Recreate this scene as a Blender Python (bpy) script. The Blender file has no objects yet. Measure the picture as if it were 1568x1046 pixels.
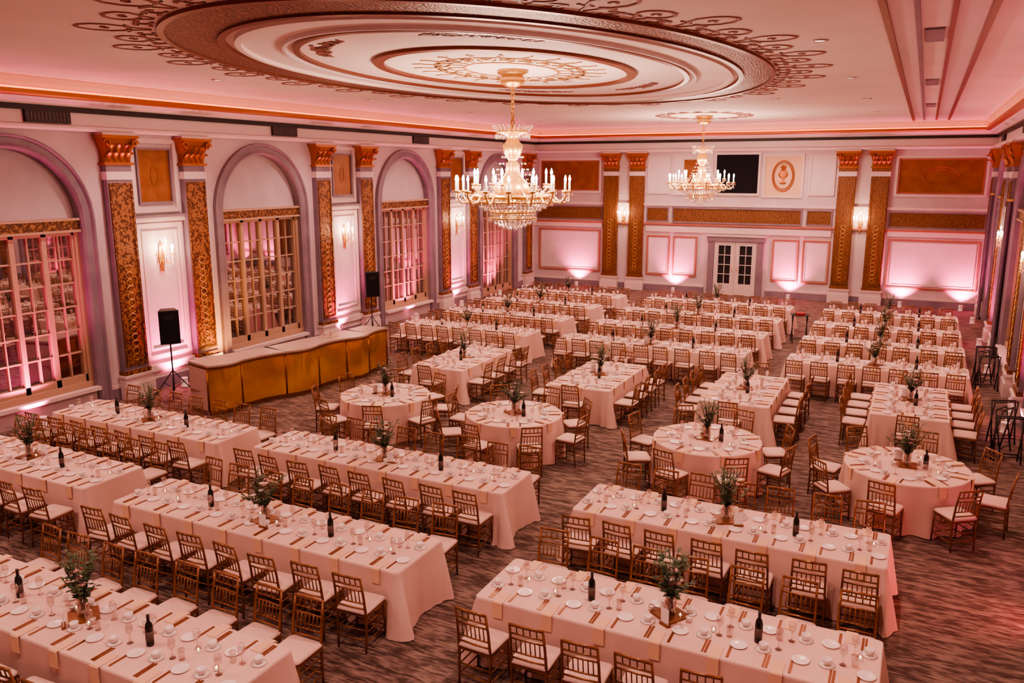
import bpy, math, random
from mathutils import Vector, Matrix
random.seed(7)
PI=math.pi
XL,XR,YB,YF,ZC=-16.4,2.3,35.6,-3.0,7.1
CX=-7.1
col=bpy.context.scene.collection
try: bpy.context.scene.view_settings.look='AgX - Medium High Contrast'
except Exception as e: print('look',e)

# ---------------------------------------------------------------- materials
def mat(name,c,rough=.6,metal=0,emit=None,es=0,spec=.5,trans=0,samp=True):
    m=bpy.data.materials.new(name);m.use_nodes=True
    b=m.node_tree.nodes['Principled BSDF']
    b.inputs['Base Color'].default_value=(*c,1);b.inputs['Roughness'].default_value=rough
    b.inputs['Metallic'].default_value=metal;b.inputs['Specular IOR Level'].default_value=spec
    b.inputs['Transmission Weight'].default_value=trans
    if emit: b.inputs['Emission Color'].default_value=(*emit,1);b.inputs['Emission Strength'].default_value=es
    if not samp:
        try:m.cycles.emission_sampling='NONE'
        except Exception:pass
    return m
def nmat(name,c1,c2,scale,rough=.6,metal=0,kind='noise',stretch=(1,1,1),bump=0,detail=4,lo=.35,hi=.65,spec=.5):
    m=mat(name,c1,rough,metal,spec=spec);nt=m.node_tree;N=nt.nodes;L=nt.links;b=N['Principled BSDF']
    tc=N.new('ShaderNodeTexCoord');mp=N.new('ShaderNodeMapping');mp.inputs['Scale'].default_value=stretch
    L.new(tc.outputs['Object'],mp.inputs['Vector'])
    if kind=='noise':
        t=N.new('ShaderNodeTexNoise');t.inputs['Scale'].default_value=scale;t.inputs['Detail'].default_value=detail;o=t.outputs['Fac']
    elif kind=='voronoi':
        t=N.new('ShaderNodeTexVoronoi');t.inputs['Scale'].default_value=scale;o=t.outputs['Distance']
    else:
        t=N.new('ShaderNodeTexWave');t.inputs['Scale'].default_value=scale;t.inputs['Distortion'].default_value=9;t.inputs['Detail'].default_value=2;t.inputs['Detail Scale'].default_value=1.6;o=t.outputs['Fac']
    L.new(mp.outputs[0],t.inputs['Vector'])
    r=N.new('ShaderNodeValToRGB');r.color_ramp.elements[0].position=lo;r.color_ramp.elements[1].position=hi
    r.color_ramp.elements[0].color=(*c1,1);r.color_ramp.elements[1].color=(*c2,1)
    L.new(o,r.inputs[0]);L.new(r.outputs[0],b.inputs['Base Color'])
    if bump:
        bp=N.new('ShaderNodeBump');bp.inputs['Strength'].default_value=bump;bp.inputs['Distance'].default_value=.02
        L.new(o,bp.inputs['Height']);L.new(bp.outputs[0],b.inputs['Normal'])
    return m
M={}
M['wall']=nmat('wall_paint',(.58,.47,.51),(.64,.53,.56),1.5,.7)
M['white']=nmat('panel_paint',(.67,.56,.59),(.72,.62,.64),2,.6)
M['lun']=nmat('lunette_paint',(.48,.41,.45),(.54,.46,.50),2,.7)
M['ceil']=nmat('ceiling_plaster',(.78,.65,.62),(.83,.70,.66),.8,.75)
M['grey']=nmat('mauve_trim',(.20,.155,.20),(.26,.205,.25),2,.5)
M['frame']=mat('cream_trim',(.69,.57,.56),.5)
M['pinktrim']=mat('rose_gold_trim',(.45,.16,.11),.45,.3)
M['damask']=nmat('gold_damask',(.10,.038,.016),(.32,.145,.055),7,.42,.3,'wave',bump=.3,lo=.35,hi=.62)
M['orange']=nmat('amber_panel',(.24,.085,.028),(.32,.125,.042),3,.4,.25)
M['gold']=mat('gilded',(.68,.40,.14),.33,.75)
M['capgold']=mat('capital_gilt',(.40,.14,.045),.4,.45)
M['dark']=mat('dark_line',(.03,.02,.022),.6)
M['black']=mat('black_plastic',(.018,.018,.02),.6,spec=.3)
M['grille']=nmat('speaker_cloth',(.010,.010,.013),(.022,.022,.026),120,.9,spec=.15)
M['ringbrown']=nmat('ceiling_band_ornament',(.08,.022,.016),(.36,.16,.10),5,.5,.3,'wave',bump=.3,lo=.38,hi=.68)
M['brown']=mat('ceiling_moulding_bronze',(.20,.060,.032),.4,.4)
M['lace']=mat('ceiling_stencil',(.28,.105,.08),.6)
M['goldlace']=mat('ceiling_gilt_stencil',(.46,.25,.10),.45,.3)
M['cloth']=nmat('tablecloth_linen',(.70,.495,.43),(.75,.54,.475),1.2,.85,spec=.2)
M['wood']=nmat('chair_gold_wood',(.18,.074,.030),(.30,.135,.055),6,.27,.35)
M['cushion']=mat('cushion_ivory',(.70,.51,.44),.8)
M['plate']=mat('porcelain',(.85,.76,.72),.2)
M['napkin']=mat('napkin_champagne',(.74,.50,.34),.8)
M['cutlery']=mat('brass_cutlery',(.24,.09,.034),.35,.6)
M['bottle']=mat('bottle_glass_dark',(.012,.015,.01),.08)
M['label']=mat('bottle_label',(.12,.08,.07),.6)
M['leaf']=nmat('eucalyptus_leaf',(.03,.06,.028),(.11,.15,.07),8,.55)
M['flower']=mat('blush_flower',(.75,.42,.40),.7)
M['flower2']=mat('cream_flower',(.85,.75,.68),.7)
M['card']=mat('table_card',(.85,.8,.78),.7)
M['candle']=mat('candle_sleeve',(.85,.80,.72),.5,emit=(1,.85,.65),es=.8,samp=False)
M['bulb']=mat('flame_bulb',(1,.9,.8),.4,emit=(1,.82,.62),es=50,samp=False)
M['votive']=mat('votive_flame',(1,.9,.8),.4,emit=(1,.62,.30),es=12,samp=False)
M['led']=mat('cove_led_strip',(1,.3,.15),.4,emit=(1,.17,.05),es=4)
M['bar']=nmat('bar_brass_panel',(.70,.31,.05),(.95,.56,.14),.9,.14,.72,stretch=(1,1,1.6),bump=.3,detail=2)
M['barframe']=mat('bar_bronze_edge',(.30,.12,.03),.3,.8)
M['bartop']=mat('bar_top_laminate',(.50,.38,.32),.25)
M['winwood']=mat('window_sash',(.44,.30,.21),.5)
M['curtain']=nmat('mauve_curtain',(.14,.10,.14),(.20,.15,.19),3,.85)
M['redcloth']=mat('red_tray_cloth',(.35,.02,.02),.7)
M['lens']=mat('uplight_lens',(1,.6,.7),.4,emit=(1,.38,.5),es=25,samp=False)
M['dl']=mat('downlight_lens',(1,.9,.8),.4,emit=(1,.72,.62),es=3,samp=False)
def glassmix(name,c,fac,rough=.02,trans=False):
    m=bpy.data.materials.new(name);m.use_nodes=True;nt=m.node_tree;N=nt.nodes;L=nt.links
    for n in list(N):N.remove(n)
    o=N.new('ShaderNodeOutputMaterial');x=N.new('ShaderNodeMixShader');x.inputs[0].default_value=fac
    a=N.new('ShaderNodeBsdfTransparent') if trans else N.new('ShaderNodeBsdfDiffuse');a.inputs[0].default_value=(*c,1)
    g=N.new('ShaderNodeBsdfGlossy');g.inputs['Roughness'].default_value=rough;g.inputs[0].default_value=(.95,.9,.88,1)
    L.new(a.outputs[0],x.inputs[1]);L.new(g.outputs[0],x.inputs[2]);L.new(x.outputs[0],o.inputs[0]);return m
M['pane']=glassmix('night_window_glass',(.03,.022,.025),.5)
M['glass']=glassmix('clear_glass',(.93,.90,.88),.28,.05,True)
M['fglass']=glassmix('frosted_glassware',(.66,.52,.47),.35,.08,False)
M['crystal']=glassmix('cut_crystal',(.66,.58,.53),.55,.12,False)

def floormat():
    m=mat('streaked_carpet',(.2,.16,.15),.8,spec=.25);nt=m.node_tree;N=nt.nodes;L=nt.links;b=N['Principled BSDF']
    tc=N.new('ShaderNodeTexCoord');outs=[]
    for st,sc in (((1.5,6.5,1),1.5),((6,30,1),1.0)):
        mp=N.new('ShaderNodeMapping');mp.inputs['Scale'].default_value=st;L.new(tc.outputs['Object'],mp.inputs[0])
        t=N.new('ShaderNodeTexNoise');t.inputs['Scale'].default_value=sc;t.inputs['Detail'].default_value=7;L.new(mp.outputs[0],t.inputs[0]);outs.append(t.outputs['Fac'])
    a=N.new('ShaderNodeMath');a.operation='ADD';L.new(outs[0],a.inputs[0]);L.new(outs[1],a.inputs[1])
    h=N.new('ShaderNodeMath');h.operation='MULTIPLY';h.inputs[1].default_value=.5;L.new(a.outputs[0],h.inputs[0])
    r=N.new('ShaderNodeValToRGB');r.color_ramp.elements[0].position=.44;r.color_ramp.elements[1].position=.58
    r.color_ramp.elements[0].color=(.070,.044,.037,1);r.color_ramp.elements[1].color=(.25,.185,.155,1)
    L.new(h.outputs[0],r.inputs[0])
    L.new(r.outputs[0],b.inputs['Base Color']);return m
M['floor']=floormat()

# ---------------------------------------------------------------- mesh builder
class B:
    def __init__(s): s.v=[];s.f=[];s.m=[];s.s=[];s.mats=[]
    def mi(s,k):
        if k not in s.mats:s.mats.append(k)
        return s.mats.index(k)
    def add(s,vs,fs,k,sm=False):
        o=len(s.v);s.v+=[tuple(p) for p in vs];i=s.mi(k)
        for f in fs:s.f.append([o+a for a in f]);s.m.append(i);s.s.append(sm)
    def box(s,x0,x1,y0,y1,z0,z1,k):
        if x0>x1:x0,x1=x1,x0
        if y0>y1:y0,y1=y1,y0
        vs=[(x,y,z) for z in(z0,z1) for y in(y0,y1) for x in(x0,x1)]
        s.add(vs,[(0,2,3,1),(4,5,7,6),(0,1,5,4),(2,6,7,3),(0,4,6,2),(1,3,7,5)],k)
    def tube(s,pts,r,n,k,closed=False,sm=True):
        P=[Vector(p) for p in pts];R=r if isinstance(r,(list,tuple)) else [r]*len(P);m=len(P);vs=[]
        ref=None
        for i in range(m):
            a=P[(i-1)%m] if (i>0 or closed) else P[i];b=P[(i+1)%m] if (i<m-1 or closed) else P[i]
            t=(b-a).normalized()
            if ref is None:
                ref=Vector((0,0,1)) if abs(t.z)<.9 else Vector((1,0,0))
            x=t.cross(ref).normalized();y=x.cross(t).normalized();ref=y
            for j in range(n):
                an=2*PI*j/n;vs.append(P[i]+(x*math.cos(an)+y*math.sin(an))*R[i])
        fs=[]
        for i in range(m if closed else m-1):
            for j in range(n):
                i2=(i+1)%m;fs.append((i*n+j,i*n+(j+1)%n,i2*n+(j+1)%n,i2*n+j))
        if not closed: fs.append(tuple(range(n))[::-1]);fs.append(tuple((m-1)*n+j for j in range(n)))
        s.add(vs,fs,k,sm)
    def lathe(s,prof,n,k,c=(0,0,0),sm=True,sx=1,sy=1,wav=None):
        vs=[];m=len(prof)
        for (r,z) in prof:
            for j in range(n):
                a=2*PI*j/n;rr=r
                vs.append((c[0]+rr*math.cos(a)*sx,c[1]+rr*math.sin(a)*sy,c[2]+z))
        fs=[(i*n+j,i*n+(j+1)%n,(i+1)*n+(j+1)%n,(i+1)*n+j) for i in range(m-1) for j in range(n)]
        fs.append(tuple(range(n))[::-1]);fs.append(tuple((m-1)*n+j for j in range(n)))
        s.add(vs,fs,k,sm)
    def octa(s,c,r,h,k):
        x,y,z=c;s.add([(x+r,y,z),(x,y+r,z),(x-r,y,z),(x,y-r,z),(x,y,z+h*.6),(x,y,z-h)],[(0,1,4),(1,2,4),(2,3,4),(3,0,4),(1,0,5),(2,1,5),(3,2,5),(0,3,5)],k)
    def ribbon(s,pts,z,w,k,th=.012,closed=False):
        m=len(pts);vs=[]
        for i in range(m):
            a=Vector(pts[(i-1)%m] if (i>0 or closed) else pts[i]);b=Vector(pts[(i+1)%m] if (i<m-1 or closed) else pts[i])
            t=(b-a).normalized() if (b-a).length>0 else Vector((1,0));n=Vector((-t.y,t.x))*w/2;p=Vector(pts[i])
            vs+=[(p.x-n.x,p.y-n.y,z),(p.x+n.x,p.y+n.y,z),(p.x+n.x,p.y+n.y,z-th),(p.x-n.x,p.y-n.y,z-th)]
        fs=[]
        for i in range(m if closed else m-1):
            i2=(i+1)%m
            for j in range(1,4): fs.append((i*4+j,i2*4+j,i2*4+(j+1)%4,i*4+(j+1)%4))
        s.add(vs,fs,k)
    def mesh(s,name):
        me=bpy.data.meshes.new(name);me.from_pydata(s.v,[],s.f)
        for k in s.mats:me.materials.append(M[k])
        me.polygons.foreach_set('material_index',s.m);me.polygons.foreach_set('use_smooth',s.s);me.update();return me
    def obj(s,name,loc=(0,0,0),rz=0,parent=None): return inst(name,s.mesh(name),loc,rz,parent)
def inst(name,me,loc=(0,0,0),rz=0,parent=None,sc=None):
    o=bpy.data.objects.new(name,me);col.objects.link(o);o.location=loc;o.rotation_euler=(0,0,rz)
    if parent:o.parent=parent
    if sc:o.scale=(sc,sc,sc)
    return o
def light(name,kind,loc,e,c,size=.1,parent=None,dirn=None,spot=None,blend=1):
    l=bpy.data.lights.new(name,kind);l.energy=e;l.color=c;l.shadow_soft_size=size
    if spot:l.spot_size=math.radians(spot);l.spot_blend=blend
    o=bpy.data.objects.new(name,l);col.objects.link(o);o.location=loc
    if dirn:o.rotation_euler=Vector(dirn).to_track_quat('-Z','Y').to_euler()
    if parent:o.parent=parent
    return o

# ---------------------------------------------------------------- room shell
b=B();b.box(XL-.4,XR+.4,YF,YB+.4,-.2,0,'floor');b.obj('floor')
b=B();b.box(XL-.4,XR+.4,YF,YB+.4,ZC,ZC+.2,'ceil');b.obj('ceiling')
b=B();b.box(XL-.4,XR+.4,YB,YB+.3,0,ZC,'wall');b.obj('wall_back')
b=B();b.box(XL-.4,XR+.4,YF-.3,YF,0,ZC,'wall');b.obj('wall_front')

WIN=[3.4,10.5,17.6,24.7,31.8];WR=1.5;SPR=4.15
def sidewall(name,X,sg):
    b=B();D=.3
    def P(y,z,d=0): return (X-sg*d,y,z)
    edges=[YF]+sum([[c-WR,c+WR] for c in WIN],[])+[YB]
    for i in range(0,len(edges),2):
        b.add([P(edges[i],0),P(edges[i+1],0),P(edges[i+1],ZC),P(edges[i],ZC)],[(0,1,2,3)],'wall')
    n=24
    for c in WIN:
        sill=.45 if c<30 else 0
        if sill:b.add([P(c-WR,0),P(c+WR,0),P(c+WR,sill),P(c-WR,sill)],[(0,1,2,3)],'wall')
        arc=[(c-WR*math.cos(PI*i/n),SPR+WR*math.sin(PI*i/n)) for i in range(n+1)]
        for i in range(n):
            (y0,z0),(y1,z1)=arc[i],arc[i+1]
            b.add([P(y0,z0),P(y1,z1),P(y1,ZC),P(y0,ZC)],[(0,1,2,3)],'wall')
            b.add([P(y0,z0),P(y1,z1),P(y1,z1,D),P(y0,z0,D)],[(0,1,2,3)],'grey')
        for y in(c-WR,c+WR): b.add([P(y,sill),P(y,SPR),P(y,SPR,D),P(y,sill,D)],[(0,1,2,3)],'grey')
        if sill:b.add([P(c-WR,sill),P(c+WR,sill),P(c+WR,sill,D),P(c-WR,sill,D)],[(0,1,2,3)],'white')
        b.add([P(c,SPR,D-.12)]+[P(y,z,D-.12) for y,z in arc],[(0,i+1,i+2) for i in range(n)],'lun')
        b.box(X-sg*(D+.1),X-sg*(D),c-WR-.1,c+WR+.1,0,SPR+WR+.1,'dark')
    b.obj(name)
sidewall('wall_left',XL,1);sidewall('wall_right',XR,-1)

def window(name,X,sg,c,door=False):
    b=B();z0=.45 if not door else 0;z1=3.95
    def bx(y0,y1,a,bb,d0,d1,k): b.box(X+sg*d0,X+sg*d1,y0,y1,a,bb,k)
    bx(c-WR+.02,c+WR-.02,z0+.02,z1,-.20,-.19,'pane')
    for y0,y1 in((c-WR+.0,c-WR+.1),(c+WR-.1,c+WR)): bx(y0,y1,z0,z1,-.26,-.08,'winwood')
    bx(c-WR,c+WR,z0,z0+.14,-.26,-.06,'winwood')
    bx(c-WR,c+WR,z1,SPR+.05,-.26,-.02,'damask')
    bx(c-WR,c+WR,z1-.03,z1+.02,-.26,.02,'winwood');bx(c-WR,c+WR,SPR+.02,SPR+.07,-.26,.02,'winwood')
    w=(2*WR-.2)/4
    for i in range(4):
        a=c-WR+.1+i*w
        for y0,y1 in((a,a+.055),(a+w-.055,a+w)): bx(y0,y1,z0+.14,z1,-.22,-.12,'winwood')
        bx(a,a+w,z1-.1,z1,-.22,-.12,'winwood');bx(a,a+w,z0+.14,z0+.3,-.22,-.12,'winwood')
        bx(a+w/2-.013,a+w/2+.013,z0+.3,z1-.1,-.215,-.15,'winwood')
        rows=6
        for j in range(1,rows):
            z=z0+.3+(z1-.1-z0-.3)*j/rows;bx(a+.055,a+w-.055,z-.015,z+.015,-.215,-.152,'winwood')
    n=28;ri=WR
    prof=[(0,0),(0,.05),(.05,.09),(.12,.06),(.22,.06),(.26,.11),(.30,.11),(.30,0)]
    rows=[]
    for (dr,dd) in prof:
        r=ri+dr;row=[(c-r,0.0),(c-r,SPR)]+[(c-r*math.cos(PI*i/n),SPR+r*math.sin(PI*i/n)) for i in range(1,n)]+[(c+r,SPR),(c+r,0.0)]
        rows.append([(X+sg*dd,y,z) for y,z in row])
    m=len(rows[0]);vs=[p for r in rows for p in r]
    b.add(vs,[(i*m+j,i*m+j+1,(i+1)*m+j+1,(i+1)*m+j) for i in range(len(rows)-1) for j in range(m-1)],'grey')
    if not door:
        bx(c-WR,c+WR,z0-.06,z0+.02,0,.16,'frame')
    b.obj(name)
i=0
for c in WIN[1:]:
    for X,sg in((XL,1),(XR,-1)):
        if c>30: window('door_%d'%(2 if sg>0 else 3),X,sg,c,True)
        else: i+=1;window('window_%d'%i,X,sg,c)

def sweep(prof,k,name=None,bb=None,sm=False):
    b=bb or B();rows=[[(XL+d,YF,z),(XL+d,YB-d,z),(XR-d,YB-d,z),(XR-d,YF,z)] for d,z in prof]
    vs=[p for r in rows for p in r]
    b.add(vs,[(i*4+j,i*4+j+1,(i+1)*4+j+1,(i+1)*4+j) for i in range(len(rows)-1) for j in range(3)],k,sm)
    return b
b=B()
sweep([(0,6.04),(.2,6.04),(.24,6.09),(.24,6.14),(.06,6.17),(.06,6.42)],'frame',bb=b)
sweep([(.06,6.42),(.12,6.42),(.12,6.53),(.1,6.53)],'dark',bb=b)
sweep([(.1,6.53),(.2,6.53),(.24,6.58),(.34,6.62),(.40,6.66)],'frame',bb=b)
sweep([(.40,6.66),(.52,6.67),(.55,6.70),(.55,6.78),(.52,6.78),(.48,6.74),(.36,6.74)],'capgold',bb=b)
sweep([(.36,6.74),(.36,6.82),(.40,6.93),(.50,7.02),(.64,7.06),(.68,7.06),(.72,7.1)],'ceil',bb=b)
b.obj('trim_1')
b=B();sweep([(.50,6.765),(.53,6.79),(.50,6.82),(.47,6.79),(.50,6.765)],'led',bb=b);b.obj('cove_led_strip')
for nm,(x0,x1,y0,y1) in {'baseboard_left':(XL,XL+.06,YF,YB),'baseboard_right':(XR-.06,XR,YF,YB)}.items():
    b=B()
    ed=[YF]+sum([[c-WR-.3,c+WR+.3] for c in WIN],[])+[YB]
    for i in range(0,len(ed),2): b.box(x0,x1,ed[i],ed[i+1],0,.28,'grey');b.box(x0,x1-.02 if x0<0 else x1,ed[i],ed[i+1],.28,.36,'frame')
    b.obj(nm)
b=B()
for a,c in((XL,-8.3),(-5.7,XR)): b.box(a,c,YB-.06,YB,0,.28,'grey');b.box(a,c,YB-.04,YB,.28,.36,'frame')
b.obj('baseboard_back')

def WB(side):
    def f(b,u0,u1,d0,d1,z0,z1,k):
        if side=='L': b.box(XL+d0,XL+d1,u0,u1,z0,z1,k)
        elif side=='R': b.box(XR-d0,XR-d1,u0,u1,z0,z1,k)
        else: b.box(u0,u1,YB-d0,YB-d1,z0,z1,k)
    return f
def pt(side,u,d,z): return (XL+d,u,z) if side=='L' else ((XR-d,u,z) if side=='R' else (u,YB-d,z))
def frame(b,W,u0,u1,z0,z1,k,w=.07,d=.04,fill=None,base=0,fb=.012):
    W(b,u0,u1,base,base+d,z0,z0+w,k);W(b,u0,u1,base,base+d,z1-w,z1,k)
    W(b,u0,u0+w,base,base+d,z0+w,z1-w,k);W(b,u1-w,u1,base,base+d,z0+w,z1-w,k)
    if fill: W(b,u0+w,u1-w,base,base+fb,z0+w,z1-w,fill)
def pilaster(side,u):
    b=B();W=WB(side);w=.33
    W(b,u-w-.08,u+w+.08,0,.26,0,.34,'frame');W(b,u-w-.05,u+w+.05,0,.23,.34,.50,'frame');W(b,u-w-.08,u+w+.08,0,.26,.50,.56,'frame');W(b,u-w-.03,u+w+.03,0,.21,.56,.66,'damask')
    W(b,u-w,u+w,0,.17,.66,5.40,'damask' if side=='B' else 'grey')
    frame(b,W,u-w+.03,u+w-.03,.76,4.95,'damask',.05,.03,base=.17);W(b,u-w+.08,u+w-.08,.17,.185,.82,4.9,'damask')
    for i in range(14):
        z=.95+i*.16
        p=[pt(side,u+.09*math.cos(a),.19,z+.075*math.sin(a)) for a in [2*PI*j/10 for j in range(10)]]
        b.tube(p,.011,4,'gold',True)
    W(b,u-w-.02,u+w+.02,0,.20,5.02,5.20,'white');W(b,u-w-.05,u+w+.05,0,.22,5.34,5.40,'capgold')
    z0=5.40;S=.84
    lv=[(0,.0,.17),(0,.25*S,.19),(.06,.45*S,.26),(.1,.62*S,.30)]
    for i in range(3):
        a,bq=lv[i],lv[i+1]
        vs=[]
        for (e,zz,dd) in(a,bq): vs+=[pt(side,u-w-e,0,z0+zz),pt(side,u-w-e,dd,z0+zz),pt(side,u+w+e,dd,z0+zz),pt(side,u+w+e,0,z0+zz)]
        b.add(vs,[(0,1,5,4),(1,2,6,5),(2,3,7,6)],'capgold')
    W(b,u-w-.14,u+w+.14,0,.34,z0+.62*S,z0+.70*S,'capgold');W(b,u-w-.10,u+w+.10,0,.30,z0+.70*S,z0+.76*S,'frame')
    for row,(zb,h,nn,off) in enumerate([(0,.22,4,0),(.17,.22,3,0)]):
        for i in range(nn):
            cu=u-w+2*w*(i+.5)/nn;hw=w/nn*.85;vs=[]
            cv=[(0,.18+row*.02,1),(h*.6,.23+row*.04,1.05),(h*.95,.31+row*.04,.8),(h,.37+row*.04,.5),(h*.78,.39+row*.04,.25)]
            for (zz,dd,ws) in cv: vs+=[pt(side,cu-hw*ws,dd-.03,z0+zb+zz),pt(side,cu,dd+.02,z0+zb+zz),pt(side,cu+hw*ws,dd-.03,z0+zb+zz)]
            b.add(vs,[(3*i+j,3*i+j+1,3*i+j+4,3*i+j+3) for i in range(4) for j in range(2)],'capgold',True)
    for sg in(-1,1):
        sp=[pt(side,u+sg*(w+.02+(.10-.012*t)*math.cos(t)),.33,z0+.41+(.10-.012*t)*math.sin(t)) for t in [k*.6 for k in range(13)]]
        b.tube(sp,.028,5,'capgold')
    b.obj('pilaster')
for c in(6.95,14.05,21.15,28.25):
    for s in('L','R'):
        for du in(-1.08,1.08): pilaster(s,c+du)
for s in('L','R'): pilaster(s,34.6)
for u in(-12.6,-11.4,-2.8,-1.6,): pilaster('B',u)

def bays(side,name):
    b=B();W=WB(side)
    for c in(6.95,14.05,21.15,28.25):
        frame(b,W,c-.66,c+.66,4.25,5.95,'frame',.10,.05)
        frame(b,W,c-.5,c+.5,4.45,5.75,'grey',.05,.06,'orange')
        frame(b,W,c-.66,c+.66,.75,4.0,'frame',.09,.06);frame(b,W,c-.52,c+.52,.95,3.82,'white',.05,.04)
        W(b,c-.74,c+.74,0,.10,4.03,4.20,'frame');W(b,c-.74,c+.74,0,.13,4.14,4.2,'grey')
        W(b,c-.74,c+.74,0,.09,.45,.62,'frame')
        p=[pt(side,c+.10*math.cos(a),.02,5.1+.22*math.sin(a)) for a in [2*PI*j/20 for j in range(20)]];b.tube(p,.007,4,'capgold',True)
    for i,c in enumerate(WIN):
        y=c+.95
        W(b,y-.5,y+.5,.06,.13,6.18,6.42,'dark')
        for k in range(12): W(b,y-.46+k*.08,y-.45+k*.08,.13,.14,6.21,6.40,'grey')
    b.obj(name)
bays('L','trim_2');bays('R','trim_3')

b=B();W=WB('B')
W(b,XL,-13.0,0,.07,2.72,2.92,'frame');W(b,-1.2,XR,0,.07,2.72,2.92,'frame');W(b,-10.95,-3.25,0,.07,2.62,2.86,'frame')
W(b,XL,XR,0,.08,3.74,3.84,'frame')
W(b,XL,XR,0,.1,2.92,2.99,'pinktrim')
for u0,u1 in((XL+.25,-13.1),(-1.1,XR-.25)):
    frame(b,W,u0,u1,4.25,5.8,'frame',.1,.06);frame(b,W,u0+.12,u1-.12,4.37,5.68,'pinktrim',.04,.07,'orange')
    frame(b,W,u0-.1,u1+.1,3.05,3.68,'grey',.05,.05,'damask')
    frame(b,W,u0,u1,.7,2.62,'pinktrim',.05,.05);frame(b,W,u0+.12,u1-.12,.82,2.5,'frame',.04,.03,'white')
    cu=(u0+u1)/2
    p=[(cu+.62*math.cos(a),YB-.03,5.02+.35*math.sin(a)) for a in [2*PI*j/32 for j in range(32)]];b.tube(p,.015,4,'pinktrim',True)
    p=[(cu+.5*math.cos(a),YB-.03,5.02+.26*math.sin(a)) for a in [2*PI*j/32 for j in range(32)]];b.tube(p,.009,4,'pinktrim',True)
for u0,u1 in((-10.95,-9.95),(-4.25,-3.25)):
    frame(b,W,u0,u1,4.25,5.85,'frame',.08,.05,'white');frame(b,W,u0,u1,3.05,3.68,'grey',.05,.05,'damask')
frame(b,W,-9.8,-4.4,3.02,3.7,'grey',.06,.07,'damask')
frame(b,W,-9.85,-8.1,4.2,5.95,'frame',.08,.05,'white');frame(b,W,-9.4,-8.45,4.5,5.75,'frame',.05,.07,'orange',fb=.03)
frame(b,W,-6.05,-4.45,4.15,5.9,'frame',.08,.06,'napkin')
for s,q in((1,.03),(.86,.015)):
    p=[(-5.25+.42*s*math.cos(a),YB-.04,5.02+.6*s*math.sin(a)) for a in [2*PI*j/32 for j in range(32)]];b.tube(p,q,4,'capgold',True)
b.lathe([(.02,-.3),(.14,-.28),(.05,-.2),(.04,-.1),(.16,.0),(.2,.12),(.1,.2),(.14,.26)],12,'capgold',(-5.25,YB-.03,5.0),sy=.12)
for k in range(5):
    a=PI*(.2+.15*k);b.tube([(-5.25,YB-.04,5.25),(-5.25+.14*math.cos(a),YB-.05,5.3+.16*math.sin(a))],.02,4,'capgold')
for u0,u1 in((-10.9,-9.85),(-9.7,-8.65),(-5.5,-4.45),(-4.3,-3.25)):
    frame(b,W,u0,u1,.7,2.45,'pinktrim',.05,.05);frame(b,W,u0+.1,u1-.1,.8,2.35,'frame',.03,.03,'white')
b.obj('trim_4')
b=B();frame(b,W,-8.05,-6.15,4.22,5.98,'frame',.09,.08);W(b,-7.96,-6.24,0,.05,4.31,5.89,'grille')
for k in range(18): W(b,-7.9+k*.093,-7.87+k*.093,.05,.06,4.35,5.85,'grille')
b.obj('projection_booth_grille')
b=B();u0,u1=-8.15,-5.85
W(b,u0,u0+.26,0,.12,0,2.3,'grey');W(b,u1-.26,u1,0,.12,0,2.3,'grey');W(b,u0-.05,u1+.05,0,.16,2.3,2.5,'grey');W(b,u0-.1,u1+.1,0,.2,2.5,2.56,'frame')
for a in(u0+.27,(u0+u1)/2+.005):
    c=a+.875
    W(b,a,a+.18,0,.09,.01,2.28,'frame');W(b,c-.18,c,0,.09,.01,2.28,'frame');W(b,a+.18,c-.18,0,.09,.01,.5,'frame');W(b,a+.18,c-.18,0,.09,2.12,2.28,'frame')
    W(b,a+.18,c-.18,0,.03,.5,2.12,'black')
    for j in range(1,4): W(b,a+.18,c-.18,0,.07,.5+j*.405-.015,.5+j*.405+.015,'frame')
    W(b,(a+c)/2-.015,(a+c)/2+.015,0,.07,.5,2.12,'frame')
for s in(-1,1): b.tube([(-7+s*.1,YB-.09,1.0),(-7+s*.1,YB-.15,1.02),(-7+s*.1,YB-.15,1.2),(-7+s*.1,YB-.09,1.22)],.012,5,'gold')
b.obj('door_1')

for y0 in(26.5,29.75,33.55):
    b=B();n=60;vs=[]
    for i in range(n+1):
        y=y0+.40*i/n;d=.2+.05*math.sin(i*1.25)
        for z in(.03,3.0,4.4): vs.append((XR-d*(1 if z<4 else .9),y,z))
    b.add(vs,[(i*3+j,i*3+3+j,i*3+4+j,i*3+1+j) for i in range(n) for j in range(2)],'curtain',True)
    b.box(XR-.24,XR-.12,y0-.03,y0+.43,4.4,4.46,'gold')
    b.obj('curtain')

# ---------------------------------------------------------------- ceiling ornament
EX,EY=-7.3,14.8
def band(b,A0,B0,A1,B1,z0,k,n=160,th=.03,thi=None,cy=None):
    vs=[];thi=thi or th;cy=cy or EY
    for i in range(n):
        a=2*PI*i/n;c,s=math.cos(a),math.sin(a)
        vs+=[(EX+B0*c,cy+A0*s,z0),(EX+B0*c,cy+A0*s,z0-thi),(EX+B1*c,cy+A1*s,z0-th),(EX+B1*c,cy+A1*s,z0)]
    b.add(vs,[(i*4+j,((i+1)%n)*4+j,((i+1)%n)*4+j+1,i*4+j+1) for i in range(n) for j in range(3)],k)
EO=15.25
b=B()
band(b,3.10,2.05,3.30,2.22,ZC,'brown',th=.05)
band(b,5.25,2.98,5.37,3.08,ZC,'brown',th=.05,cy=15.0)
band(b,6.75,3.96,6.87,4.06,ZC,'brown',th=.05,cy=EO)
band(b,6.87,4.06,7.70,4.56,ZC,'ringbrown',th=.02,cy=EO)
band(b,7.70,4.56,7.80,4.64,ZC,'brown',th=.05,cy=EO)
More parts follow.
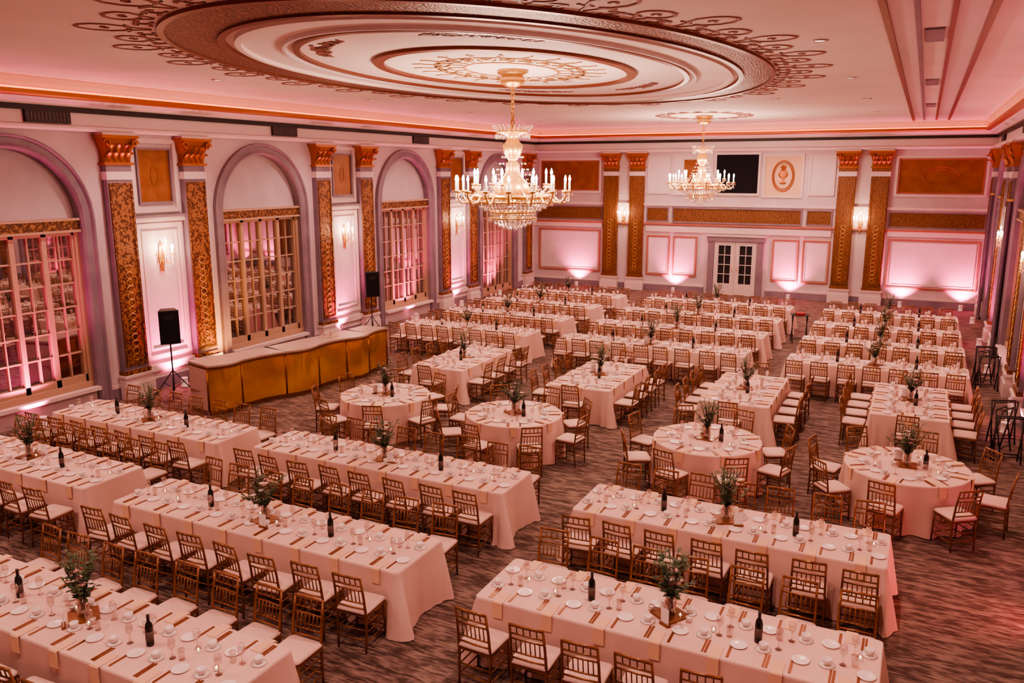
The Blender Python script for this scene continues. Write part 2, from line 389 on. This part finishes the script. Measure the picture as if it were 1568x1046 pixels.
band(b,6.5,3.78,6.6,3.86,ZC,'ceil',th=.06,cy=EO)
band(b,5.5,3.18,5.55,3.22,ZC,'white',th=.06,cy=15.0)
b.obj('trim_5')
def loc2(A,Bq,ang,cy=None):
    p=Vector((EX+Bq*math.cos(ang),(cy or EY)+A*math.sin(ang)));n=Vector((math.cos(ang)/Bq,math.sin(ang)/A)).normalized();t=Vector((-n.y,n.x));return p,n,t
def orn(b,p,n,t,pts,w,k): b.ribbon([tuple(p+n*y+t*x) for x,y in pts],ZC,w,k)
def spiral(cx,cy,r,turn,sg,start,m=16): return [(cx+sg*r*(1-.75*i/m)*math.cos(start+turn*i/m),cy+r*(1-.75*i/m)*math.sin(start+turn*i/m)) for i in range(m+1)]
b=B()
acc=0;K=720;prev=None;tab=[]
for i in range(K+1):
    a=2*PI*i/K;p=Vector((4.66*math.cos(a),7.82*math.sin(a)))
    if prev is not None:acc+=(p-prev).length
    tab.append((acc,a));prev=p
N=46
for i in range(N):
    tgt=acc*(i+.5)/N;a=min(tab,key=lambda q:abs(q[0]-tgt))[1]
    p,n,t=loc2(7.82,4.66,a,EO);q=(i%2);h=.98 if q else .64
    for sg in(-1,1):
        orn(b,p,n,t,[(sg*x,y) for x,y in [(.0,h),(.14,h*.95),(.25,h*.8),(.27,h*.58),(.18,h*.38),(.04,h*.32)]],.05,'lace')
        orn(b,p,n,t,spiral(sg*.36,.16,.15,5,sg,-2.2),.045,'lace')
        orn(b,p,n,t,[(sg*.03,.05),(sg*.12,h*.3),(sg*.3,h*.36)],.035,'lace')
    orn(b,p,n,t,spiral(0,h*.62,.08,5,1,0),.035,'lace')
for a0 in(-PI/2-.55,-PI/2+.55,PI/2-.5,PI/2+.5):
    for i in range(-4,5):
        p,n,t=loc2(4.6,2.68,a0+i*.06)
        orn(b,p,n,t,spiral(0,.05*(i%2),.19-.02*abs(i),5,1 if i%2 else -1,i),.045,'lace')
        orn(b,p,n,t,[(-.12,-.12),(0,.0),(.12,-.1),(.2,.05)],.04,'lace')
for i in range(22):
    a=2*PI*i/22;p,n,t=loc2(1.8,1.18,a)
    for sg in(-1,1): orn(b,p,n,t,spiral(sg*.14,.0,.15,5.2,sg,-2),.06,'goldlace')
    orn(b,p,n,t,[(0,.12),(0,.28),(.06,.36),(0,.52)],.05,'goldlace')
    orn(b,p,n,t,[(0,-.15),(0,-.40)],.045,'goldlace')
b.ribbon([(EX+1.28*math.cos(2*PI*i/60),EY+1.92*math.sin(2*PI*i/60)) for i in range(60)],ZC,.055,'goldlace',closed=True)
b.ribbon([(EX+.80*math.cos(2*PI*i/60),EY+1.25*math.sin(2*PI*i/60)) for i in range(60)],ZC,.055,'goldlace',closed=True)
for i in range(20):
    a=2*PI*i/20;p=Vector((CX+1.5*math.cos(a),29.4+1.9*math.sin(a)));n=Vector((math.cos(a),math.sin(a)));t=Vector((-n.y,n.x))
    for sg in(-1,1): orn(b,p,n,t,spiral(sg*.2,0,.18,5.2,sg,-2),.09,'lace')
b.ribbon([(CX+1.2*math.cos(2*PI*i/60),29.4+1.6*math.sin(2*PI*i/60)) for i in range(60)],ZC,.10,'lace',closed=True)
b.obj('ceiling_stencil_ornament')
b=B()
b.box(-.66,-.58,YF,YB-.7,ZC-.06,ZC,'brown');b.box(-.58,-.30,YF,YB-.7,ZC-.02,ZC,'frame');b.box(-.30,-.24,YF,YB-.7,ZC-.05,ZC,'grey')
b.box(.10,.16,YF,YB-.7,ZC-.05,ZC,'brown');b.box(.16,.5,YF,YB-.7,ZC-.02,ZC,'frame');b.box(.5,.58,YF,YB-.7,ZC-.06,ZC,'brown')
for y in(6,13,20,27): b.box(-.2,.05,y,y+1.2,ZC-.03,ZC,'grey')
b.obj('trim_6')

def downlight(x,y,e):
    b=B();b.lathe([(.11,0),(.13,-.012),(.09,-.018),(.08,-.006)],16,'frame');b.lathe([(.075,-.004),(.075,-.008)],14,'dl')
    o=b.obj('recessed_downlight',(x,y,ZC))
    light('lamp','SPOT',(0,0,-.05),e,(1,.565,.48),.12,o,spot=135,blend=.6)
for y in(2.5,8,13.5,19,24.5,30):
    for x in(-13.6,-1.6): downlight(x,y,690)
for x,y in((-9.8,3),(-4.6,3),(-10.6,23.5),(-3.8,23.5),(-9.6,33),(-4.6,33)): downlight(x,y,620)

# ---------------------------------------------------------------- chandeliers
def chandelier(x,y):
    E=bpy.data.objects.new('chandelier',None);col.objects.link(E);E.location=(x,y,0)
    b=B()
    b.lathe([(.30,7.095),(.30,7.04),(.20,7.0),(.24,6.93),(.24,6.86),(.12,6.80),(.05,6.78)],20,'gold')
    z=6.78;k=0
    while z>6.06:
        a=0 if k%2 else PI/2
        b.tube([(.032*math.cos(t)*math.cos(a),.032*math.cos(t)*math.sin(a),z-.05+.055*math.sin(t)) for t in [2*PI*j/10 for j in range(10)]],.014,5,'gold',True);z-=.085;k+=1
    b.lathe([(.02,6.08),(.06,6.04),(.30,5.98),(.31,5.94),(.16,5.9),(.10,5.84),(.13,5.78),(.20,5.70),(.17,5.55),(.10,5.45),(.08,5.40),(.14,5.33),(.12,5.25),(.16,5.12),(.28,5.0),(.36,4.85),(.30,4.74),(.15,4.68),(.05,4.60)],24,'gold')
    for r,z,q in((.78,4.72,.045),(.80,4.62,.025),(.45,4.42,.022),(.47,4.30,.015)):
        b.tube([(r*math.cos(2*PI*j/48),r*math.sin(2*PI*j/48),z) for j in range(48)],q,6,'gold',True)
    b.tube([(.30*math.cos(2*PI*j/32),.30*math.sin(2*PI*j/32),5.95) for j in range(32)],.02,5,'gold',True)
    for j in range(8):
        a=2*PI*j/8;b.tube([(.3*math.cos(a),.3*math.sin(a),4.82),(.55*math.cos(a),.55*math.sin(a),4.70),(.78*math.cos(a),.78*math.sin(a),4.72)],.016,5,'gold')
    tips=[]
    for n,R,zt,off in((16,1.12,4.82,0),(8,.78,4.95,.2)):
        for j in range(n):
            a=2*PI*j/n+off;c,s=math.cos(a),math.sin(a)
            r0=.30 if R<1 else .78
            pts=[(r0,4.76),(r0+(R-r0)*.35,4.62 if R>1 else 4.74),(r0+(R-r0)*.75,4.60 if R>1 else 4.76),(R,4.72 if R>1 else 4.86),(R,zt)]
            b.tube([(r*c,r*s,z) for r,z in pts],.020,6,'gold')
            b.lathe([(.02,-.03),(.065,-.005),(.07,.015),(.03,.01)],10,'gold',(R*c,R*s,zt));tips.append((R*c,R*s,zt))
    b.obj('gilt_frame',parent=E)
    b=B();bb=B()
    for x0,y0,z0 in tips:
        b.lathe([(.022,0),(.022,.18),(.012,.19)],8,'candle',(x0,y0,z0))
        bb.lathe([(.006,0),(.022,.025),(.027,.05),(.014,.10),(.002,.13)],8,'bulb',(x0,y0,z0+.185))
    b.obj('candle_sleeves',parent=E);bb.obj('flame_bulbs',parent=E)
    b=B()
    for j in range(24):
        a=2*PI*j/24;c,s=math.cos(a),math.sin(a)
        for i in range(4): b.octa(((.3+.03*i)*c,(.3+.03*i)*s,5.96+.035*i),.016,.03,'crystal')
        b.octa((.33*c,.33*s,5.88),.02,.07,'crystal')
    for j in range(16):
        a=2*PI*j/16;c,s=math.cos(a),math.sin(a);m=13
        for i in range(m):
            t=i/(m-1);r=.16+(.76-.16)*t;z=5.62-(5.62-4.76)*(1-(1-t)**2)
            b.octa((r*c,r*s,z),.015,.028,'crystal')
    for R,z,n,h in((.78,4.67,56,.07),(.80,4.58,56,.09),(.66,4.52,46,.08),(.56,4.47,40,.08),(.45,4.38,34,.08),(.47,4.26,34,.10),(.36,4.20,28,.08),(.27,4.16,22,.08),(.18,4.12,14,.08),(.08,4.09,8,.09)):
        for j in range(n):
            a=2*PI*j/n;b.octa((R*math.cos(a),R*math.sin(a),z),.021,h*.6,'crystal')
    for x0,y0,z0 in tips:
        for k in range(4):
            a=k*PI/2;b.octa((x0+.06*math.cos(a),y0+.06*math.sin(a),z0-.05),.013,.05,'crystal')
    n=16
    for j in range(n):
        a0=2*PI*j/n
        for i in range(1,10):
            t=i/10;a=a0+2*PI/n*t;b.octa((1.12*math.cos(a),1.12*math.sin(a),4.76-.13*4*t*(1-t)),.014,.026,'crystal')
    b.lathe([(.74,4.66),(.74,4.58),(.5,4.45),(.40,4.40),(.42,4.27),(.3,4.2),(.1,4.12)],32,'glass')
    b.obj('crystal_drops',parent=E)
    for j in range(6):
        a=2*PI*(j+.5)/6;light('candle_glow','POINT',(.96*math.cos(a),.96*math.sin(a),5.20),125,(1,.67,.53),.12,E)
    light('basket_glow','POINT',(0,0,4.48),26,(1,.80,.70),.1,E)
chandelier(EX,EY);chandelier(CX,29.4)

def sconce(side,u,z=3.15):
    E=bpy.data.objects.new('candle_sconce',None);col.objects.link(E);E.location=pt(side,u,0,z)
    E.rotation_euler=(0,0,{'L':PI/2,'R':-PI/2,'B':0}[side])
    b=B();b.lathe([(.01,-.35),(.06,-.28),(.05,-.1),(.09,0),(.07,.2),(.05,.32),(.01,.42)],12,'gold',(0,-.03,0),sy=.3)
    for dx,dy in((-.24,-.16),(-.12,-.26),(.12,-.26),(.24,-.16),(0,-.2)):
        zt=.12 if dx else .28
        b.tube([(0,-.04,-.02),(dx*.5,dy*.6,-.12),(dx,dy*.95,-.08),(dx,dy,zt-.08),(dx,dy,zt)],.011,5,'gold')
        b.lathe([(.015,-.02),(.045,0),(.02,.01)],8,'gold',(dx,dy,zt));b.lathe([(.014,0),(.014,.11)],8,'candle',(dx,dy,zt))
        b.lathe([(.005,0),(.022,.03),(.014,.08),(.002,.11)],8,'bulb',(dx,dy,zt+.11))
        for k in range(4): b.octa((dx,dy,zt-.08-k*.05),.016,.03,'crystal')
    for k in range(7): b.octa((0,-.1,-.15-k*.05),.022-.002*k,.03,'crystal')
    b.obj('bracket',parent=E);light('glow','POINT',(0,-.35,.25),48,(1,.60,.34),.08,E)
for c in(6.95,14.05,21.15,28.25):
    for s in('L','R'): sconce(s,c)
sconce('B',-12.0);sconce('B',-2.2)

PK=(1,.10,.28)
bu=B();bu.lathe([(.09,0),(.09,.02),(.075,.03),(.075,.2),(.085,.22),(.065,.215)],16,'card');bu.lathe([(.06,.205),(.06,.21)],14,'lens');upm=bu.mesh('uplight')
def uplight(x,y,tx,ty,e=110,c=PK,up=1,k=.42,sp=108):
    o=inst('uplight',upm,(x,y,0));light('beam','SPOT',(0,0,.26),e,c,.05,o,dirn=(tx*k,ty*k,up),spot=sp,blend=.95)
for y in(3.5,10.4,14.1,20.6,24.6,27.9,31.2): uplight(XL+.40,y,-1,0,820)
uplight(XL+.75,15.6,-1,0,340,(1,.40,.10))
for x in(-14.1,-9.55,-4.7,-.5,1.6): uplight(x,YB-.34,0,1,820)
for y in(5,12,18.8,24.4,28.3,32.5): uplight(XR-.42,y,1,0,620)
uplight(2.05,10.6,-1,0,170,(1,.16,.15),-.05,1);uplight(2.05,19.8,-1,-.2,130,(1,.18,.18),-.05,1)

# ---------------------------------------------------------------- furniture
b=B();wd='wood'
for s in(-1,1):
    b.tube([(s*.18,-.20,0),(s*.185,-.19,.22),(s*.185,-.185,.45),(s*.18,-.215,.7),(s*.175,-.26,.93)],[.012,.015,.016,.014,.013],6,wd)
    b.tube([(s*.195,.19,0),(s*.19,.185,.24),(s*.19,.18,.44)],[.012,.015,.017],6,wd)
    for z in(.14,.25,.35): b.tube([(s*.186,-.19,z),(s*.192,.185,z)],.009,5,wd)
for z in(.15,.27): b.tube([(-.19,.185,z),(.19,.185,z)],.009,5,wd);b.tube([(-.183,-.19,z),(.183,-.19,z)],.009,5,wd)
for k in(-.07,0,.07): b.tube([(k,.185,.27),(k,.183,.43)],.007,5,wd)
def by(z): return -.185 if z<.45 else -.185-.075*((z-.45)/.48)**1.4
for z,r in((.53,.010),(.60,.009),(.76,.010),(.82,.009),(.92,.016)): b.tube([(-.18,by(z),z),(0,by(z)-.008,z),(.18,by(z),z)],r,6,wd)
for k in range(6):
    x=-.125+.05*k;b.tube([(x,by(.6),.60),(x,by(.76),.76)],.007,5,wd)
for k in range(4):
    x=-.105+.07*k;b.tube([(x,by(.82),.82),(x,by(.92),.92)],.007,5,wd)
b.box(-.20,.20,-.19,.20,.425,.455,wd)
prof=[(.19,.455),(.205,.47),(.205,.49),(.185,.505)]
def rrect(h,n=3,r=.04,cx=0,cy=0,hy=None):
    hy=hy or h;o=[]
    for (sx,sy,a0) in((1,1,0),(-1,1,PI/2),(-1,-1,PI),(1,-1,3*PI/2)):
        for i in range(n+1):
            a=a0+PI/2*i/n;o.append((cx+sx*(h-r)+r*math.cos(a),cy+sy*(hy-r)+r*math.sin(a)))
    return o
vs=[];q=16
for h,z in prof: vs+=[(x,y,z) for x,y in rrect(h)]
b.add(vs,[(i*q+j,i*q+(j+1)%q,(i+1)*q+(j+1)%q,(i+1)*q+j) for i in range(3) for j in range(q)]+[tuple(48+j for j in range(q))],'cushion',True)
chairM=b.mesh('chiavari_chair')
def chair(x,y,rz): inst('dining_chair',chairM,(x,y,0),rz+random.uniform(-.09,.09))

TZ=.76
def clothmesh(hx,hy,rnd=False):
    b=B();pts=[]
    if rnd:
        n=160
        for i in range(n):
            a=2*PI*i/n;pts.append((Vector((hx*math.cos(a),hx*math.sin(a))),Vector((math.cos(a),math.sin(a))),0,hx*a))
    else:
        step=.045;s=0
        corners=[(hx,-hy),(hx,hy),(-hx,hy),(-hx,-hy)]
        for e in range(4):
            A=Vector(corners[e]);C=Vector(corners[(e+1)%4]);d=(C-A);Ln=d.length;d.normalize();nr=Vector((d.y,-d.x))
            m=int((Ln-.1)/step)
            for i in range(m+1):
                t=.05+(Ln-.1)*i/m;pts.append((A+d*t,nr,min(t,Ln-t),s+t))
            cc=C-d*.05-nr*.05
            nn=Vector((d.x,d.y))
            for i in range(1,6):
                a=PI/2*i/6;v=nr*math.cos(a)+nn*math.sin(a);pts.append((cc+v*.05,v,0,s+Ln+i*.02))
            s+=Ln
    lev=[(0,TZ-.004),(0.02,TZ-.03),(.12,.66),(.3,.53),(.5,.38),(.72,.22),(.9,.08),(1,.012)]
    n=len(pts);vs=[]
    vs+=[(p.x-nr.x*.012,p.y-nr.y*.012,TZ) for p,nr,_,_ in pts]
    for t,z in lev:
        for p,nr,dc,s in pts:
            if rnd: o=t*(.06+.055*math.sin(s/hx*13+.6*math.sin(s*3)))
            else:
                g=math.exp(-(dc/.20)**2)
                o=t*(.02+.018*math.sin(s*9.5)+.014*math.sin(s*21+1))+g*t*(.09+.05*math.sin(s*34))
                if dc==0:o+=t*.06
            vs.append((p.x+nr.x*max(o,0),p.y+nr.y*max(o,0),z))
    L=len(lev)+1
    b.add(vs,[(i*n+j,(i+1)*n+j,(i+1)*n+(j+1)%n,i*n+(j+1)%n) for i in range(L-1) for j in range(n)],'cloth',True)
    b.add(vs[:n],[tuple(range(n))],'cloth')
    return b.mesh('tablecloth')

GK='glass'
def setting(b,x,y,a,k):
    I=Vector((math.cos(a),math.sin(a)));T=Vector((-I.y,I.x));P=Vector((x,y))
    def q(i,t): return P+I*i+T*t
    def flat(i0,i1,t0,t1,z0,z1,m):
        c=[q(i0,t0),q(i1,t0),q(i1,t1),q(i0,t1)];vs=[(p.x,p.y,z0) for p in c]+[(p.x,p.y,z1) for p in c]
        b.add(vs,[(3,2,1,0),(4,5,6,7),(0,1,5,4),(1,2,6,5),(2,3,7,6),(3,0,4,7)],m)
    flat(-.014,.20,-.055,.055,TZ+.001,TZ+.007,'napkin');flat(-.030,-.016,-.055,.055,TZ-.17,TZ+.004,'napkin')
    j=random.uniform(-.01,.01)
    flat(.04,.27,.085+j,.107+j,TZ+.001,TZ+.006,'cutlery');flat(.04,.26,.116+j,.134+j,TZ+.001,TZ+.006,'cutlery')
    flat(.05,.26,-.12+j,-.095+j,TZ+.001,TZ+.006,'cutlery')
    c=q(.30,-.17);b.lathe([(.045,0),(.075,.004),(.085,.014),(.080,.016),(.05,.007)],16,'plate',(c.x,c.y,TZ))
    c=q(.33,.17);b.lathe([(.04,0),(.07,.003),(.075,.01),(.03,.008)],14,'plate',(c.x,c.y,TZ))
    b.lathe([(.02,.01),(.035,.02),(.042,.05),(.044,.07),(.038,.07),(.034,.03)],12,'plate',(c.x,c.y,TZ))
    c=q(.40,.04+j);b.lathe([(.032,0),(.034,.004),(.006,.01),(.004,.085),(.02,.10),(.036,.13),(.038,.16),(.031,.20)],12,GK,(c.x,c.y,TZ))
    if k%2==0:
        c=q(.42,-.06);b.lathe([(.028,0),(.030,.06),(.033,.11)],10,GK,(c.x,c.y,TZ))
    if k%3==1:
        c=q(.44,.10);b.lathe([(.024,0),(.028,.045),(.026,.045),(.022,.012)],10,GK,(c.x,c.y,TZ));b.lathe([(.018,.006),(.018,.022)],8,'candle',(c.x,c.y,TZ));b.lathe([(.003,.022),(.008,.03),(.002,.045)],6,'votive',(c.x,c.y,TZ))

def greenery(seed):
    rs=random.Random(seed);b=B()
    b.box(-.12,.12,-.12,.12,0,.016,'wood')
    b.lathe([(.045,.016),(.048,.03),(.048,.19),(.044,.19),(.042,.04)],16,'glass')
    b.lathe([(.040,.03),(.040,.12)],14,'glass')
    for s in range(17):
        a=rs.uniform(0,2*PI);lean=rs.uniform(.03,.24);h=rs.uniform(.28,.60)
        if h>.5: lean*=.6
        pts=[(0.02*math.cos(a+2),.02*math.sin(a+2),.03),(.02*math.cos(a),.02*math.sin(a),.17),(lean*.6*math.cos(a),lean*.6*math.sin(a),.17+(h-.17)*.6),(lean*math.cos(a),lean*math.sin(a),h)]
        b.tube(pts,.004,4,'leaf')
        for k in range(12):
            t=.36+.64*k/11
            i=min(2,int(t*3));u=t*3-i;p=Vector(pts[i]).lerp(Vector(pts[i+1]),u)
            an=rs.uniform(0,2*PI);d=Vector((math.cos(an),math.sin(an),rs.uniform(-.2,.6))).normalized();w=d.cross(Vector((0,0,1))).normalized()*.019;L=rs.uniform(.045,.08)
            if p.z>.17:b.add([p,p+d*L*.5+w,p+d*L,p+d*L*.5-w],[(0,1,2,3)],'leaf')
    for s in range(7):
        a=rs.uniform(0,2*PI);r=rs.uniform(.02,.13);z=rs.uniform(.28,.46);k=rs.choice(['flower','flower2'])
        c=Vector((r*math.cos(a),r*math.sin(a),z))
        for m in range(7):
            an=2*PI*m/7;d=Vector((math.cos(an),math.sin(an),.5));w=Vector((-math.sin(an),math.cos(an),0))*.016
            b.add([c,c+d*.02+w,c+d*.038,c+d*.02-w],[(0,1,2,3)],k,True)
        b.lathe([(.006,-.005),(.014,.005),(.010,.016)],7,k,tuple(c))
    for x,y in((.16,.06),(-.15,-.08)):
        b.lathe([(.024,0),(.028,.045),(.026,.045),(.022,.012)],10,'fglass',(x,y,0));b.lathe([(.018,.01),(.018,.03)],8,'candle',(x,y,0))
    b.box(.05,.14,-.155,-.15,.018,.15,'card');b.box(.05,.15,-.17,-.135,.0,.02,'wood')
    return b.mesh('flower_centerpiece')
greens=[greenery(s) for s in(1,2,3)]
b=B();b.lathe([(.036,0),(.0375,.01),(.0375,.19),(.030,.225),(.0145,.25),(.0135,.30),(.015,.302),(.015,.315)],14,'bottle');b.lathe([(.0382,.06),(.0382,.15)],14,'label');b.lathe([(.0155,.262),(.0155,.318)],10,'dark');bottleM=b.mesh('wine_bottle')
cache={}
gi=0
def dress(name,cm,tw,x,y,rz,items):
    global gi
    E=bpy.data.objects.new(name,None);col.objects.link(E);E.location=(x,y,0);E.rotation_euler=(0,0,rz)
    inst('tablecloth',cm,parent=E);inst('place_settings',tw,parent=E)
    for kind,ix,iy in items:
        c,s=math.cos(rz),math.sin(rz);px,py=x+ix*c-iy*s,y+ix*s+iy*c
        if kind=='g': inst('flower_centerpiece',greens[gi%3],(px,py,TZ+.001),random.uniform(0,6),sc=1.2);gi+=1
        else: inst('wine_bottle',bottleM,(px,py,TZ+.001),random.uniform(0,6))
def longtable(x0,x1,y0,y1,n,near=True,far=True,skip=()):
    hx,hy=(x1-x0)/2,(y1-y0)/2;cx,cy=(x0+x1)/2,(y0+y1)/2;key=(round(hx,2),round(hy,2),n)
    if key not in cache:
        b=B()
        for i in range(n):
            u=-hx+2*hx*(i+.5)/n;setting(b,u,-hy,PI/2,i);setting(b,u,hy,-PI/2,i+1)
        cache[key]=(clothmesh(hx,hy),b.mesh('place_settings'))
    cm,tw=cache[key]
    dress('banquet_table',cm,tw,cx,cy,0,[('g',0,random.uniform(-.05,.05)),('b',-hx*.42,-.02),('b',hx*.45,-.05)])
    for i in range(n):
        u=x0+2*hx*(i+.5)/n+random.uniform(-.03,.03)
        if near: chair(u,y0-.27-random.uniform(0,.08),0)
        if far: chair(u,y1+.27+random.uniform(0,.08),PI)
longtable(-9.6,-5.0,4.4,5.42,8)
longtable(-14.4,-10.4,7.22,8.25,7);longtable(-9.65,-4.95,7.1,8.1,8);longtable(-3.93,.03,7.05,8.05,7)
longtable(-14.4,-10.23,9.53,10.55,7);longtable(-9.57,-4.95,9.7,10.7,8);longtable(-3.88,.0,9.66,10.7,7)
b=B()
for i in range(8): a=2*PI*i/8+PI/8;setting(b,.9*math.cos(a),.9*math.sin(a),a+PI,i)
rc,rt=clothmesh(.9,.9,True),b.mesh('place_settings')
for x,y in((-9.5,13.4),(-6.55,13.35),(-2.95,13.45),(.12,13.5)):
    dress('round_table',rc,rt,x,y,random.uniform(0,.3),[('g',0,0),('b',.24,-.12)])
    a0=random.uniform(0,.3)
    for i in range(8):
        a=a0+2*PI*i/8+PI/8;r=.9+.30;chair(x+r*math.cos(a),y+r*math.sin(a),a+PI/2)
GK='fglass'
for k in range(4):
    y=20.1+2.55*k
    longtable(-13.7,-9.5,y,y+1.0,8);longtable(-8.6,-3.6,y,y+1.0,9);longtable(-2.65,1.25,y,y+1.0,7)
b=B()
for i in range(4):
    u=-1.3+2.6*(i+.5)/4;setting(b,-.68,u,0,i);setting(b,.68,u,PI,i)
setting(b,0,-1.3,PI/2,0);setting(b,0,1.3,-PI/2,0)
qc,qt=clothmesh(.68,1.3),b.mesh('place_settings')
for x,y in((-9.75,17.1),(-6.15,16.9),(-3.0,17.1),(.1,17.6)):
    dress('rectangular_table',qc,qt,x,y,0,[('g',0,0),('b',.1,-.35)])
    for i in range(4):
        u=y-1.3+2.6*(i+.5)/4;chair(x-.68-.27,u,-PI/2);chair(x+.68+.27,u,PI/2)
    chair(x,y-1.3-.27,0);chair(x,y+1.3+.27,PI)

def bar():
    b=B();F=[(-13.5,12.5),(-13.3,13.3),(-13.0,14.4),(-12.85,15.4),(-12.7,16.3),(-12.6,17.1),(-12.6,17.9)];H=1.12;Dp=.75
    for i in range(len(F)-1):
        a=Vector(F[i]);c=Vector(F[i+1]);d=(c-a).normalized();n=Vector((d.y,-d.x));L=(c-a).length;m=10;bl=.13 if i%2==0 else -.07
        pts=[a+d*L*k/m+n*(bl*math.sin(PI*k/m)) for k in range(m+1)];back=[a+d*L*k/m-n*Dp for k in range(m+1)]
        vs=[(p.x,p.y,z) for z in(.1,H-.1) for p in pts]
        b.add(vs,[(k,k+1,m+2+k,m+1+k) for k in range(m)],'bar',True)
        for z0,z1,o,mt in((0,.1,-.03,'barframe'),(H-.1,H-.04,.03,'barframe'),(H-.04,H,.05,'bartop')):
            pf=[p+n*o for p in pts];vs=[(p.x,p.y,z) for z in(z0,z1) for p in pf]+[(p.x,p.y,z) for z in(z0,z1) for p in back]
            k0=m+1
            fs=[(k,k+1,k0+k+1,k0+k) for k in range(m)]+[(k0+k,k0+k+1,3*k0+k+1,3*k0+k) for k in range(m)]+[(k,2*k0+k,2*k0+k+1,k+1) for k in range(m)]
            fs+=[(2*k0+k,3*k0+k,3*k0+k+1,2*k0+k+1) for k in range(m)]+[(0,k0,3*k0,2*k0),(m,2*k0+m,3*k0+m,k0+m)]
            b.add(vs,fs,mt)
        b.tube([(a.x,a.y,.1),(a.x,a.y,H-.08)],.022,8,'barframe')
    e=Vector(F[-1]);b.tube([(e.x,e.y,.1),(e.x,e.y,H-.08)],.022,8,'barframe')
    for a,q0,q1 in((Vector(F[0]),Vector(F[0]),Vector(F[1])),(Vector(F[-1]),Vector(F[-2]),Vector(F[-1]))):
        d=(q1-q0).normalized();n=Vector((d.y,-d.x));q=a-n*Dp
        b.add([(a.x,a.y,0),(q.x,q.y,0),(q.x,q.y,H-.04),(a.x,a.y,H-.04)],[(0,1,2,3)],'bartop')
    q0=Vector(F[0]);q1=Vector(F[-1])
    b.add([(q0.x-.7,q0.y+.1,.5),(q0.x-.1,q0.y+.05,.5),(q1.x-.1,q1.y-.05,.5),(q1.x-.7,q1.y-.05,.5)],[(0,1,2,3)],'barframe')
    b.obj('bar_counter')
bar()
b=B();b.box(-.2,.2,-.16,.16,0,.012,'bartop');
for x,y in((-.1,0),(.05,.06),(.12,-.05)): b.lathe([(.03,.012),(.032,.12),(.03,.12)],10,'glass',(x,y,0))
b.obj('drinks_tray',(-13.2,16.2,1.121),.2)

def speaker(x,y,rz,zb=1.3):
    b=B()
    for k in range(3):
        a=k*2*PI/3+.4;b.tube([(.5*math.cos(a),.5*math.sin(a),.012),(.02*math.cos(a),.02*math.sin(a),.62)],.012,6,'black');b.tube([(.25*math.cos(a),.25*math.sin(a),.32),(0,0,.2)],.008,5,'black')
    b.tube([(0,0,.16),(0,0,zb)],.018,8,'black')
    w,w2,d,h=.22,.15,.2,.78
    vs=[(-w,-d,zb),(w,-d,zb),(w2,d,zb),(-w2,d,zb)];vs+=[(p[0],p[1],zb+h) for p in vs]
    b.add(vs,[(3,2,1,0),(4,5,6,7),(0,1,5,4),(1,2,6,5),(2,3,7,6),(3,0,4,7)],'black')
    b.box(-w+.02,w-.02,-d-.012,-d,zb+.03,zb+h-.03,'grille')
    b.box(-.1,.1,-d-.02,-d-.012,zb+.55,zb+.68,'black')
    b.obj('loudspeaker_on_stand',(x,y,0),rz)
speaker(-15.45,13.3,.9);speaker(-15.6,21.4,.9)

def traystand(x,y,rz,tray=False):
    b=B()
    for s in(-1,1):
        for t in(-1,1): b.tube([(s*.22,t*.10,0),(s*.22,-t*.06,.85)],.014,6,'dark')
        b.tube([(s*.22,-.02,.42),(s*.2,.02,.44)],.02,6,'dark')
    for t in(-1,1):
        b.tube([(-.22,t*.06,.85),(.22,t*.06,.85)],.014,6,'dark');b.tube([(-.22,t*.085,.13),(.22,t*.085,.13)],.010,6,'dark')
    for k in(-.12,.12): b.box(k-.02,k+.02,-.06,.06,.845,.853,'black')
    if tray: b.lathe([(.26,.862),(.30,.88),(.29,.885),(.25,.87)],24,'black');b.box(-.12,.12,-.1,.1,.87,.93,'redcloth')
    b.obj('serving_tray_on_stand' if tray else 'folding_tray_stand',(x,y,0),rz)
for x,y,r in((1.75,16.8,.2),(1.7,17.4,1.1),(1.75,18.0,.4),(1.75,22.4,.3),(1.7,23.0,1.0),(1.75,23.6,.2)): traystand(x,y,r)
traystand(-3.12,26.4,.4,True)

# ---------------------------------------------------------------- world & camera
w=bpy.data.worlds.new('world');bpy.context.scene.world=w;w.use_nodes=True
w.node_tree.nodes['Background'].inputs[0].default_value=(1,.6,.6,1);w.node_tree.nodes['Background'].inputs[1].default_value=.2
cam=bpy.data.cameras.new('camera');cam.lens=28.93;cam.sensor_width=36;o=bpy.data.objects.new('camera',cam);col.objects.link(o)
o.location=(0,0,5.2);o.rotation_euler=(math.radians(90-11.66),0,math.radians(26.3));cam.clip_end=200
bpy.context.scene.camera=o
